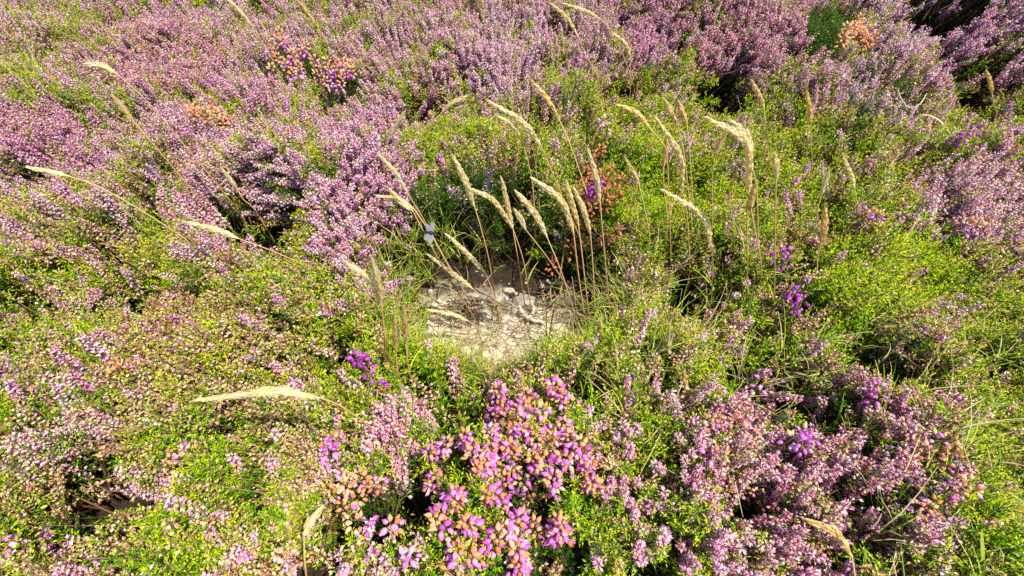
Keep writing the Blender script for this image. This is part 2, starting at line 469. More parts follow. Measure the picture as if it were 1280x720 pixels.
# jittered grid of sprigs over the moor, dense in what the photograph shows and thinner around it
def grid(x0, x1, y0, y1, s):
    X, Y = np.meshgrid(np.arange(x0, x1, s), np.arange(y0, y1, s)); X = X.ravel(); Y = Y.ravel()
    return X + RNG.uniform(-.5, .5, len(X)) * s, Y + RNG.uniform(-.5, .5, len(Y)) * s


gx, gy = grid(-2.3, 2.3, -.5, 2.4, .0080)
gz = canopy(gx, gy)
px, py, dep = project(np.stack([gx, gy, gz], 1))
inside = (dep > .05) & (px > -90) & (px < 1370) & (py > -70) & (py < 800)
out_keep = RNG.random(len(gx)) < .42
hw = hollow(gx, gy)
far_thin = RNG.random(len(gx)) < np.clip(1.25 - .35 * np.maximum(dep - .6, 0), .55, 1)
sel = (inside & far_thin | (~inside & out_keep)) & (hw < .80) & ((hw < .45) | (RNG.random(len(gx)) < .55))
sel &= (vnoise(gx, gy, 26, 71) + .5 * (vnoise(gx, gy, 60, 72) - .5) > np.where(inside & (px > 820) & (px < 1220) & (py > 440), .24, .345)) | (RNG.random(len(gx)) < .10)
for cx, cy, s, h in PITS: sel &= ~((gauss(gx, gy, cx, cy, s) > .45) & (RNG.random(len(gx)) < .6))
gx, gy, gz, px, py, inside, hw, dep = (a[sel] for a in (gx, gy, gz, px, py, inside, hw, dep))
N = len(gx)
mixp = zone_mix(px, py, RNG.random((2, N)))
mo = vnoise(gx, gy, 3.2, 8); mo2 = vnoise(gx, gy, 9, 12)
outp = np.stack([.15 + .6 * sstep(.4, .65, mo), .15 + .25 * mo2, np.full(N, .4)], 1); outp /= outp.sum(1, keepdims=True)
prob = np.where(inside[:, None], mixp, outp)
# small clumps of one kind rather than an even speckle
cl = np.stack([vnoise(gx, gy, 28, 21), vnoise(gx, gy, 28, 22), vnoise(gx, gy, 28, 23)], 1)
prob = prob * (.35 + 1.4 * sstep(.25, .8, cl)); prob /= prob.sum(1, keepdims=True)
owner = np.full(N, -1); bp = prob.copy()
wobx = 26 * (vnoise(gx, gy, 30, 31) - .5) * 2; woby = 26 * (vnoise(gx, gy, 30, 32) - .5) * 2
for b, (lab, c, rr, flo, mixb, lf) in enumerate(BUSH):
    q = ((px + wobx * rr[0] / 90 - c[0]) / rr[0]) ** 2 + ((py + woby * rr[1] / 90 - c[1]) / rr[1]) ** 2
    w = inside & (q < 1) & (owner < 0)
    if b == 10: w &= (hw > .02) | (py > 200)
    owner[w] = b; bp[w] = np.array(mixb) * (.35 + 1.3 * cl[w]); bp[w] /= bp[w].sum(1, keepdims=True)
u = RNG.random(N); kind = np.where(u < bp[:, 0], 0, np.where(u < bp[:, 0] + bp[:, 1], 1, 2))
inbell = np.zeros(N, bool)
for c, rr in BELL_ZONES:
    inbell |= inside & (((px - c[0]) / rr[0]) ** 2 + ((py - c[1]) / rr[1]) ** 2 < 1)
kind = np.where(inbell & (RNG.random(N) < .5), 2, kind)
drop = inbell & (RNG.random(N) < .15)
# lean: common direction in each patch, out over the slopes of the hollow
la = vnoise(gx, gy, 5, 41) * 12.6; lm = np.abs(RNG.normal(0, .15, N)) + .24 * vnoise(gx, gy, 6, 42)
e = .004
sx_ = (canopy(gx + e, gy) - canopy(gx - e, gy)) / (2 * e); sy_ = (canopy(gx, gy + e) - canopy(gx, gy - e)) / (2 * e)
lx = lm * np.cos(la) + RNG.normal(0, .10, N) - np.clip(sx_, -2, 2) * .33
ly = lm * np.sin(la) + RNG.normal(0, .10, N) - np.clip(sy_, -2, 2) * .33
rot = np.stack([-ly, lx, RNG.uniform(0, 6.283, N) * 0], 1)
tz = gz + RNG.normal(.002, .006, N) + np.where(kind == 0, .006, np.where(kind == 1, .002, -.002))
near = 1 - sstep(.20, .42, gy)
lx += near * np.where(gx < 0, -.75, .45) * sstep(.06, .22, np.abs(gx))
ly += near * -.15
scl = RNG.uniform(.90, 1.34, N)
POS = np.stack([gx, gy, tz], 1)
# the template's own spin about its stem comes before the lean
spin = RNG.uniform(0, 6.283, N)
def full_euler(i):
    return (Euler((rot[i, 0], rot[i, 1], 0)).to_matrix() @ Matrix.Rotation(spin[i], 3, 'Z')).to_euler()
EUL = np.array([full_euler(i) for i in range(N)])
KN = ['flower', 'faded', 'green']
VAR = np.array([RNG.integers(0, len(SPR[KN[k]])) for k in kind])


# ------------------------------------------------------------------ stuff: geometry nodes set the sprig meshes on the points of the object's own mesh
def carpet(name, label, cat, templates, mats, pos, eul, scale, idx):
    me = bpy.data.meshes.new(name); me.vertices.add(len(pos)); me.vertices.foreach_set('co', pos.astype(np.float32).ravel())
    for n, t, d in (('rot', 'FLOAT_VECTOR', eul), ('scl', 'FLOAT', scale), ('idx', 'INT', idx)):
        a = me.attributes.new(n, t, 'POINT'); a.data.foreach_set('vector' if t == 'FLOAT_VECTOR' else 'value', np.asarray(d).astype(np.int32 if t == 'INT' else np.float32).ravel())
    for m in mats: me.materials.append(m)
    o = link(name, me); tag(o, label, cat, kind='stuff')
    ng = bpy.data.node_groups.new(name + '_scatter', 'GeometryNodeTree')
    ng.interface.new_socket('Geometry', in_out='INPUT', socket_type='NodeSocketGeometry'); ng.interface.new_socket('Geometry', in_out='OUTPUT', socket_type='NodeSocketGeometry')
    A = ng.nodes.new; L = ng.links.new
    gi = A('NodeGroupInput'); go = A('NodeGroupOutput'); iop = A('GeometryNodeInstanceOnPoints'); jn = A('GeometryNodeJoinGeometry')
    for k, t in enumerate(templates):
        so = bpy.data.objects.new(name + '_source', to_mesh(name + '_source', *t, mats))      # never linked to the scene
        oi = A('GeometryNodeObjectInfo'); oi.inputs['Object'].default_value = so; oi.inputs['As Instance'].default_value = False
        ti = A('GeometryNodeGeometryToInstance'); L(oi.outputs['Geometry'], ti.inputs[0]); L(ti.outputs[0], jn.inputs[0])
    def attr(n, t):
        a = A('GeometryNodeInputNamedAttribute'); a.data_type = t; a.inputs['Name'].default_value = n; return a.outputs['Attribute']
    er = A('FunctionNodeEulerToRotation'); L(attr('rot', 'FLOAT_VECTOR'), er.inputs[0])
    L(gi.outputs[0], iop.inputs['Points']); L(jn.outputs[0], iop.inputs['Instance']); iop.inputs['Pick Instance'].default_value = True
    L(attr('idx', 'INT'), iop.inputs['Instance Index']); L(er.outputs[0], iop.inputs['Rotation']); L(attr('scl', 'FLOAT'), iop.inputs['Scale'])
    L(iop.outputs[0], go.inputs[0])
    md = o.modifiers.new('scatter', 'NODES'); md.node_group = ng
    return o


viol = inside & (px > 1010) & (py < 130)
rosy = vnoise(gx, gy, 4.5, 51) > .55
for k, flo, m, name, label in (
        (0, None, 'lilac', 'heather_carpet', 'lilac flowering heather growing as a continuous carpet over the slope'),
        (0, 'rose', 'rose', 'heather_carpet', 'rosier pink flowering heather mixed through the carpet'),
        (1, None, 'tan', 'faded_heather', 'beige spent heather sprays speckled between the green shoots'),
        (2, None, 'lilac', 'heather_foliage', 'yellow-green leafy heather shoots without flowers filling the carpet')):
    s = (owner < 0) & (kind == k) & ~drop
    if k == 0: s &= rosy if flo else ~rosy
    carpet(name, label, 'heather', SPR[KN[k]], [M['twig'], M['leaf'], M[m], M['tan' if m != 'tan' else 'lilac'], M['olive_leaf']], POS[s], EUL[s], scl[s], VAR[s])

# ------------------------------------------------------------------ bushes: each a thing with stems, foliage and flowers
for b, (lab, c, rr, flo, mixb, lf) in enumerate(BUSH):
    idx = np.nonzero((owner == b) & ~drop)[0]
    if len(idx) == 0: continue
    ctr = POS[idx].mean(0); base = np.array([ctr[0], ctr[1], float(ground_z(ctr[0], ctr[1]))])
    t = thing('heather_bush', lab, 'heather bush', base)
    it = [(SPR[KN[kind[i]]][VAR[i]], POS[i] - base, EUL[i], scl[i], RNG.uniform(-.12, .12)) for i in idx]
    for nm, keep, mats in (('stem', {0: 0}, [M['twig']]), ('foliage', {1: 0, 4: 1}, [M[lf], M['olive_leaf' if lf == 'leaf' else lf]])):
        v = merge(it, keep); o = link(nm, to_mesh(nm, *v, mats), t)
        if nm == 'foliage': tag(o, kind='stuff')
    fl = [x for x, i in zip(it, idx) if kind[i] != 1]; fd = [x for x, i in zip(it, idx) if kind[i] == 1]
    for nm, its, mm in (('blossom', fl, [M[flo], M['tan']]), ('spent_blossom', fd, [M['tan'], M[flo]])):
        v = merge(its, {2: 0, 3: 1})
        if len(v[0]): link(nm, to_mesh(nm, *v, mm), t)


# ------------------------------------------------------------------ ground
def ring_axis(a, b, fine, far, n):
    c = np.arange(a, b, fine); e = np.geomspace(.02, far, n); return np.concatenate([(a - e)[::-1], c, b + e])


X = ring_axis(-.3, .3, .0022, 60, 34); Y = ring_axis(.1, .6, .0022, 60, 34)
XX, YY = np.meshgrid(X, Y, indexing='ij'); ZZ = ground_z(XX, YY); n0, n1 = XX.shape
V = np.stack([XX, YY, ZZ], -1).reshape(-1, 3)
I = np.arange(n0 * n1).reshape(n0, n1); F = np.stack([I[:-1, :-1], I[1:, :-1], I[1:, 1:], I[:-1, 1:]], -1).reshape(-1, 4)
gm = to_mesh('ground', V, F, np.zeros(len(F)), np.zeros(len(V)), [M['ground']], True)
x_, y_ = V[:, 0], V[:, 1]
sandy = sstep(.25, .9, hollow(x_, y_)) * (1 - sstep(.06, .10, x_ + .03 * (vnoise(x_, y_, 50, 3) - .5))) * (1 - sstep(.345, .410, y_ + .07 * (vnoise(x_, y_, 45, 2) - .5) + .03 * (vnoise(x_, y_, 150, 5) - .5) + .20 * np.clip(x_ - .03, 0, 1)))  # peat tone at the hollow's back and right also paints in its shade
heath = sstep(1.6, 2.6, np.hypot(x_, y_ - .8))
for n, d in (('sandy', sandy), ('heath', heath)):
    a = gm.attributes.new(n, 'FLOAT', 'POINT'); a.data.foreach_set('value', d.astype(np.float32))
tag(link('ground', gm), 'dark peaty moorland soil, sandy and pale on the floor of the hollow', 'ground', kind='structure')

# far heath, to carry the moor on past what the photograph shows
def clump(seed):
    r = np.random.default_rng(seed); it = []
    for i in range(26):
        k = r.choice(3, p=[.5, .2, .3]); a = r.uniform(0, 6.28); d = math.sqrt(r.random()) * .06
        it.append((SPR[KN[k]][r.integers(0, 9)], np.array([d * math.cos(a), d * math.sin(a), -d * d * 6]), (r.normal(0, .3), r.normal(0, .3), 0), 1.2, 0))
    g = [merge(it, {0: 0}), merge(it, {1: 1, 4: 1}), merge(it, {2: 2, 3: 3})]; G_ = Geo()
    for q in g:
        if len(q[0]): G_.V.append(q[0]); G_.F.append(q[1] + G_.n); G_.K.append(q[2]); G_.T.append(q[3]); G_.n += len(q[0])
    return G_.done()


fx, fy = grid(-7, 7, -5, 9, .10)
k_ = ((np.abs(fx) > 2.25) | (fy < -.45) | (fy > 2.35)); fx, fy = fx[k_], fy[k_]
fz = ground_z(fx, fy) + .13 + RNG.normal(0, .012, len(fx))
carpet('distant_heather', 'clumped lilac heather carrying on over the surrounding moor', 'heather', [clump(700 + i) for i in range(5)], [M['twig'], M['leaf'], M['lilac'], M['tan']],
       np.stack([fx, fy, fz], 1), np.stack([np.zeros(len(fx)), np.zeros(len(fx)), RNG.uniform(0, 6.28, len(fx))], 1), RNG.uniform(.9, 1.35, len(fx)), RNG.integers(0, 5, len(fx)))


# ------------------------------------------------------------------ short grass, straw and grit
def blade_tpl(seed):
    r = np.random.default_rng(seed); g = Geo()
    for i in range(r.integers(5, 9)):
        a = r.uniform(0, 6.28); L = r.uniform(.025, .065); out = r.uniform(.15, .7) * L; w = r.uniform(.0005, .0011)
        o = np.array([math.cos(a), math.sin(a), 0]); s = np.array([-o[1], o[0], 0]); b = o * r.uniform(0, .006); n = 5; V = []
        for j in range(n + 1):
            q = j / n; p = b + o * out * q ** 2 + np.array([0, 0, L * (q - .25 * q * q)]); V += [p - s * w * (1 - .85 * q), p + s * w * (1 - .85 * q)]
        g.add(V, [[2 * j, 2 * j + 1, 2 * j + 3, 2 * j + 2] for j in range(n)], int(r.random() < .35), np.clip(r.uniform(.1, .9), 0, 1))
    return g.done()


def straw_tpl(seed):
    r = np.random.default_rng(seed); g = Geo()
    for i in range(6):
        a = r.uniform(0, 6.28); L = r.uniform(.015, .05); d = np.array([math.cos(a), math.sin(a), r.uniform(-.05, .35)]); b = np.append(r.normal(0, .008, 2), .002)
        s = np.array([-d[1], d[0], 0]); P = smooth_line([b, b + d * L * .5 + s * r.normal(0, .003) + [0, 0, .002], b + d * L], 5)
        tube(g, P, r.uniform(.0003, .0006), 0, r.uniform(.1, 1))
    return g.done()


def scatter(n, pred, z_off=0., seed=1, box=(-.9, .9, 0, 1.3)):
    r = np.random.default_rng(seed); x = r.uniform(box[0], box[1], n); y = r.uniform(box[2], box[3], n)
    p = pred(x, y); k = r.random(n) < p; x, y = x[k], y[k]
    return x, y, r


# green grass: the sunlit lip in front of the hollow, its right side, and the near right corner
def lip(x, y):
    h = hollow(x, y); rim = sstep(.02, .2, h) * (1 - sstep(.40, .80, h)); front = 1 - sstep(.33, .40, y)
    side = sstep(.03, .1, np.abs(x)) * .6
    return np.clip(rim * np.maximum(front, side), 0, 1)
x, y, r = scatter(8000, lip, seed=61, box=(-.28, .28, .12, .52))
n = len(x); carpet('grass', 'short yellow-green grass on the sunny lip of the hollow', 'grass', [blade_tpl(i) for i in range(8)], [M['blade'], M['straw']],
                   np.stack([x, y, np.maximum(ground_z(x, y), canopy(x, y) - .035)], 1), np.stack([r.normal(0, .25, n), r.normal(0, .25, n), r.uniform(0, 6.28, n)], 1), r.uniform(.5, 1.1, n), r.integers(0, 8, n))
c1 = [at_z(q[0], q[1], 0)[:2] for q in ((1240, 600), (1200, 660), (1260, 440), (850, 340), (760, 420), (985, 380), (40, 90))]
def tufts(x, y): return np.clip(sum(gauss(x, y, cx, cy, .055) for cx, cy in c1), 0, 1)
x, y, r = scatter(9000, tufts, seed=62)
n = len(x); carpet('grass', 'thin green grass blades pushing up between the heather shoots', 'grass', [blade_tpl(20 + i) for i in range(8)], [M['blade'], M['straw']],
                   np.stack([x, y, canopy(x, y) - .035], 1), np.stack([r.normal(0, .3, n), r.normal(0, .3, n), r.uniform(0, 6.28, n)], 1), r.uniform(.8, 1.4, n), r.integers(0, 8, n))
x, y, r = scatter(9500, lambda x, y: sstep(.3, .9, hollow(x, y)) * (1 - sstep(.33, .43, y)) * .022 + .008 * sstep(.5, .9, hollow(x, y)), seed=63, box=(-.2, .2, .2, .5))
n = len(x); carpet('straw', 'dry straw and dead stems littering the floor of the hollow', 'straw', [straw_tpl(i) for i in range(8)], [M['straw']],
                   np.stack([x, y, ground_z(x, y)], 1), np.stack([r.normal(0, .2, n), r.normal(0, .2, n), r.uniform(0, 6.28, n)], 1), r.uniform(.6, 1.2, n), r.integers(0, 8, n))


def rock_mesh(seed, size, flat, m, name='stone', sub=3):
    import bmesh
    r = np.random.default_rng(seed); bm = bmesh.new(); bmesh.ops.create_icosphere(bm, subdivisions=sub, radius=1)
    n = [unit(r.normal(0, 1, 3)) for _ in range(9)]; dd = r.uniform(.55, .9, 9)
    for v in bm.verts:
        p = np.array(v.co)
        for a, d in zip(n, dd):
            q = p @ a
            if q > d: p = p - a * (q - d) * .85
        w = 1 + .10 * math.sin(p[0] * 5 + seed) * math.sin(p[1] * 6 + 1) + .06 * math.sin(p[2] * 11 + p[0] * 9)
        v.co = Vector(p * w * np.array(size) * np.array([1, 1, flat]))
    me = bpy.data.meshes.new(name); bm.to_mesh(me); bm.free(); me.materials.append(m)
    for f in me.polygons: f.use_smooth = True
    return me


def grit_tpl(seed):
    me = rock_mesh(seed, (1, .8, .7), .7, M['rock'], sub=2)
    V = np.array([v.co[:] for v in me.vertices]); F = np.array([[*p.vertices, p.vertices[-1]] for p in me.polygons])
    # triangles as quads: put a point in the middle of the last edge
    G_ = Geo()
    for f in F[:, :3]:
        a, b, c = V[f]; G_.add([a, b, c, (a + c) / 2], [[0, 1, 2, 3]], (0, 1, 0, 2, 0, 2, 1, 0, 0)[seed], .5)
    bpy.data.meshes.remove(me); return G_.done()


x, y, r = scatter(6500, lambda x, y: sstep(.35, .9, hollow(x, y)) * (.45 - .25 * sstep(.36, .42, y)), seed=64, box=(-.2, .2, .2, .5))
n = len(x); carpet('gravel', 'pale grit and crumbs of stone on the hollow floor', 'gravel', [grit_tpl(i) for i in range(9)], [M['rock'], M['rock_grey'], M['rock_white'], M['twig']],
                   np.stack([x, y, ground_z(x, y)], 1), r.uniform(0, 6.28, (n, 3)), .0008 + .0046 * r.random(n) ** 4, r.integers(0, 9, n))

# ------------------------------------------------------------------ stones
for lab, (qx, qy), size, flat, rz, m in (
        ('flat grey-tan stone, the largest, lying in half shade at the back of the hollow', (655, 377), (.013, .0085, .008), .55, .1, 'rock_grey'),
        ('whitish rounded stone in full sun at the front left of the hollow floor', (582, 441), (.0085, .0055, .005), .75, -.1, 'rock_white'),
        ('pale angular stone in the sun between the curled root and the straw', (640, 407), (.008, .0055, .006), .8, .4, 'rock'),
        ('small pale stone tucked in beside the curled grey root', (669, 400), (.0058, .0045, .005), .8, .9, 'rock'),
        ('small whitish stone alone in the shade right of the curled grey root', (695, 411), (.0052, .0045, .005), .9, .2, 'rock_white'),
        ('small ochre stone at the very back of the hollow behind the flat stone', (636, 364), (.0075, .005, .004), .7, -.5, 'rock'),
        ('brownish lump of stone left of the root, touching its upper end', (643, 389), (.006, .005, .005), .8, .8, 'rock_grey'),
        ('pinkish stone half buried in straw, front right of the hollow floor', (655, 432), (.009, .005, .005), .7, -.4, 'rock'),
        ('dark shaded stone under the bank, left of the flat grey-tan stone', (588, 372), (.010, .006, .006), .7, .3, 'rock_grey')):
    p = on_ground(qx, qy); 
    o = link('stone', rock_mesh(int(qx * 3 + qy), tuple(1.3 * q for q in size), flat, M[m]), None, (p[0], p[1], p[2] + size[2] * flat * .75)); o.rotation_euler = (.1, -.08, rz); tag(o, lab, 'stone', 'stones on the hollow floor')

# ------------------------------------------------------------------ twigs and roots
def twig(name, label, cat, paths, R, m='twig_pale', lift=.004, on=on_ground):
    g = Geo()
    P0 = None
    for pts, r0 in paths:
        P = []
        for q in pts:
            p = on(q[0], q[1]) if len(q) == 2 else at_y(q[0], q[1], P0[1] + q[2]) if P0 is not None else on(q[0], q[1])
            if P0 is None: P0 = p
            P.append(p + np.array([0, 0, lift if len(q) == 2 else 0]))
        P = smooth_line(P, 6 * len(P)); w = RNG.normal(0, r0 * .25, P.shape); P = P + w
        tube(g, P - P0, np.linspace(r0, r0 * .55, len(P)) * (1 + .18 * np.sin(np.arange(len(P)) * 1.9)), 0, np.clip(.5 + RNG.normal(0, .2, len(P)).repeat(8), 0, 1), n=8)
    o = link(name, to_mesh(name, *g.done(), [M[m]], True), None, P0); return tag(o, label, cat)


twig('root', 'curled grey root lying across the shaded stones at the back of the hollow', 'root', [([(648, 388), (655, 400), (663, 405), (683, 409)], .0034), ([(660, 402), (667, 395), (666, 386)], .0024)], 1, lift=.010)
twig('bleached_twig', 'straight bleached twig leaning up at the right end of the hollow', 'twig', [([(735, 406), (741, 388, -.004), (760, 358, -.01)], .0017)], 1)
twig('bleached_twig', 'thick pale stick lying on the back left of the hollow floor', 'twig', [([(548, 378), (562, 382), (578, 384)], .0028)], 1)
twig('bleached_twig', 'thin pale twig crossing a grass stem over the dark back left of the hollow', 'twig', [([(590, 398), (600, 385, .0), (616, 363, -.002)], .0010)], 1)
twig('bleached_twig', 'thin straw-coloured dead stem slanting left out of the right end of the hollow', 'twig', [([(724, 432), (712, 395, -.006), (702, 352, -.012)], .0009)], 1, m='straw')
twig('bleached_twig', 'thin straw-coloured dead stem, the steeper of two slanting out of the hollow', 'twig', [([(731, 440), (722, 400, -.005), (715, 346, -.010)], .0009)], 1, m='straw')
twig('bleached_twig', 'curved dead stem arching low over the curled root, ending in a brown withered leaf', 'twig', [([(672, 390), (684, 386, -.01), (696, 374, -.015), (703, 366, -.015)], .0010)], 1, m='straw')
twig('bare_branch', 'forked bare grey branch sticking out of the half-dead bush', 'branch', [([(1140, 142), (1128, 140), (1120, 128), (1117, 118)], .0013), ([(1138, 142), (1147, 134), (1153, 124)], .0012)], 'twig', lift=.010, on=on_canopy)

# ------------------------------------------------------------------ grass stalks with ripe heads
def seed_head(P, width, r, loose=False):
    """a spike of overlapping lance-shaped spikelets with short awns along the curve P (base to tip)"""
    g = Geo(); L = np.linalg.norm(np.diff(P, axis=0), axis=1).sum(); n = int(L / .00105) + 14
    tq = np.linspace(0, 1, len(P)); tube(g, P, .0003 + width * .27 * np.sin(np.pi * np.minimum(1, tq * .9 + .08)) ** .6, 0, .55, n=7, cap=False)
    for i in range(n):
        q = (i + r.random()) / n; b, d = sample(P, min(q, .985)); u, v = perp(d); a = i * GOLD + r.uniform(-.3, .3); o = u * math.cos(a) + v * math.sin(a)
        env = (math.sin(math.pi * min(1, q * .86 + .14)) ** .6) * (1.0 if q > .06 else .6)
        SL = r.uniform(.0052, .0078) * (.8 + .4 * env) * (1.5 if loose else 1)
        dd = unit(d + o * (.20 if not loose else .18) * env); s = unit(np.cross(dd, o)); w = SL * r.uniform(.17, .24)
        b = b + o * width * .26 * env; t = np.clip(.25 + .5 * r.random() + .25 * (r.random() < .25), 0, 1)
        m = b + dd * SL * .45; tip = b + dd * SL
        g.add([b, m + s * w, tip, m + o * w * .9], [[0, 1, 2, 3]], 0, [t * .75, t, min(1, t + .25), t])
        g.add([b, m + o * w * .9, tip, m - s * w], [[0, 1, 2, 3]], 0, [t * .75, t, min(1, t + .25), t])
        if r.random() < .45:
            e = unit(dd + o * r.uniform(-.05, .25)); kite(g, tip - dd * .001, e, r.uniform(.002, .005), .00012, s, 0, min(1, t + .3))
    return g.done()


GOLDH = {'gold'}
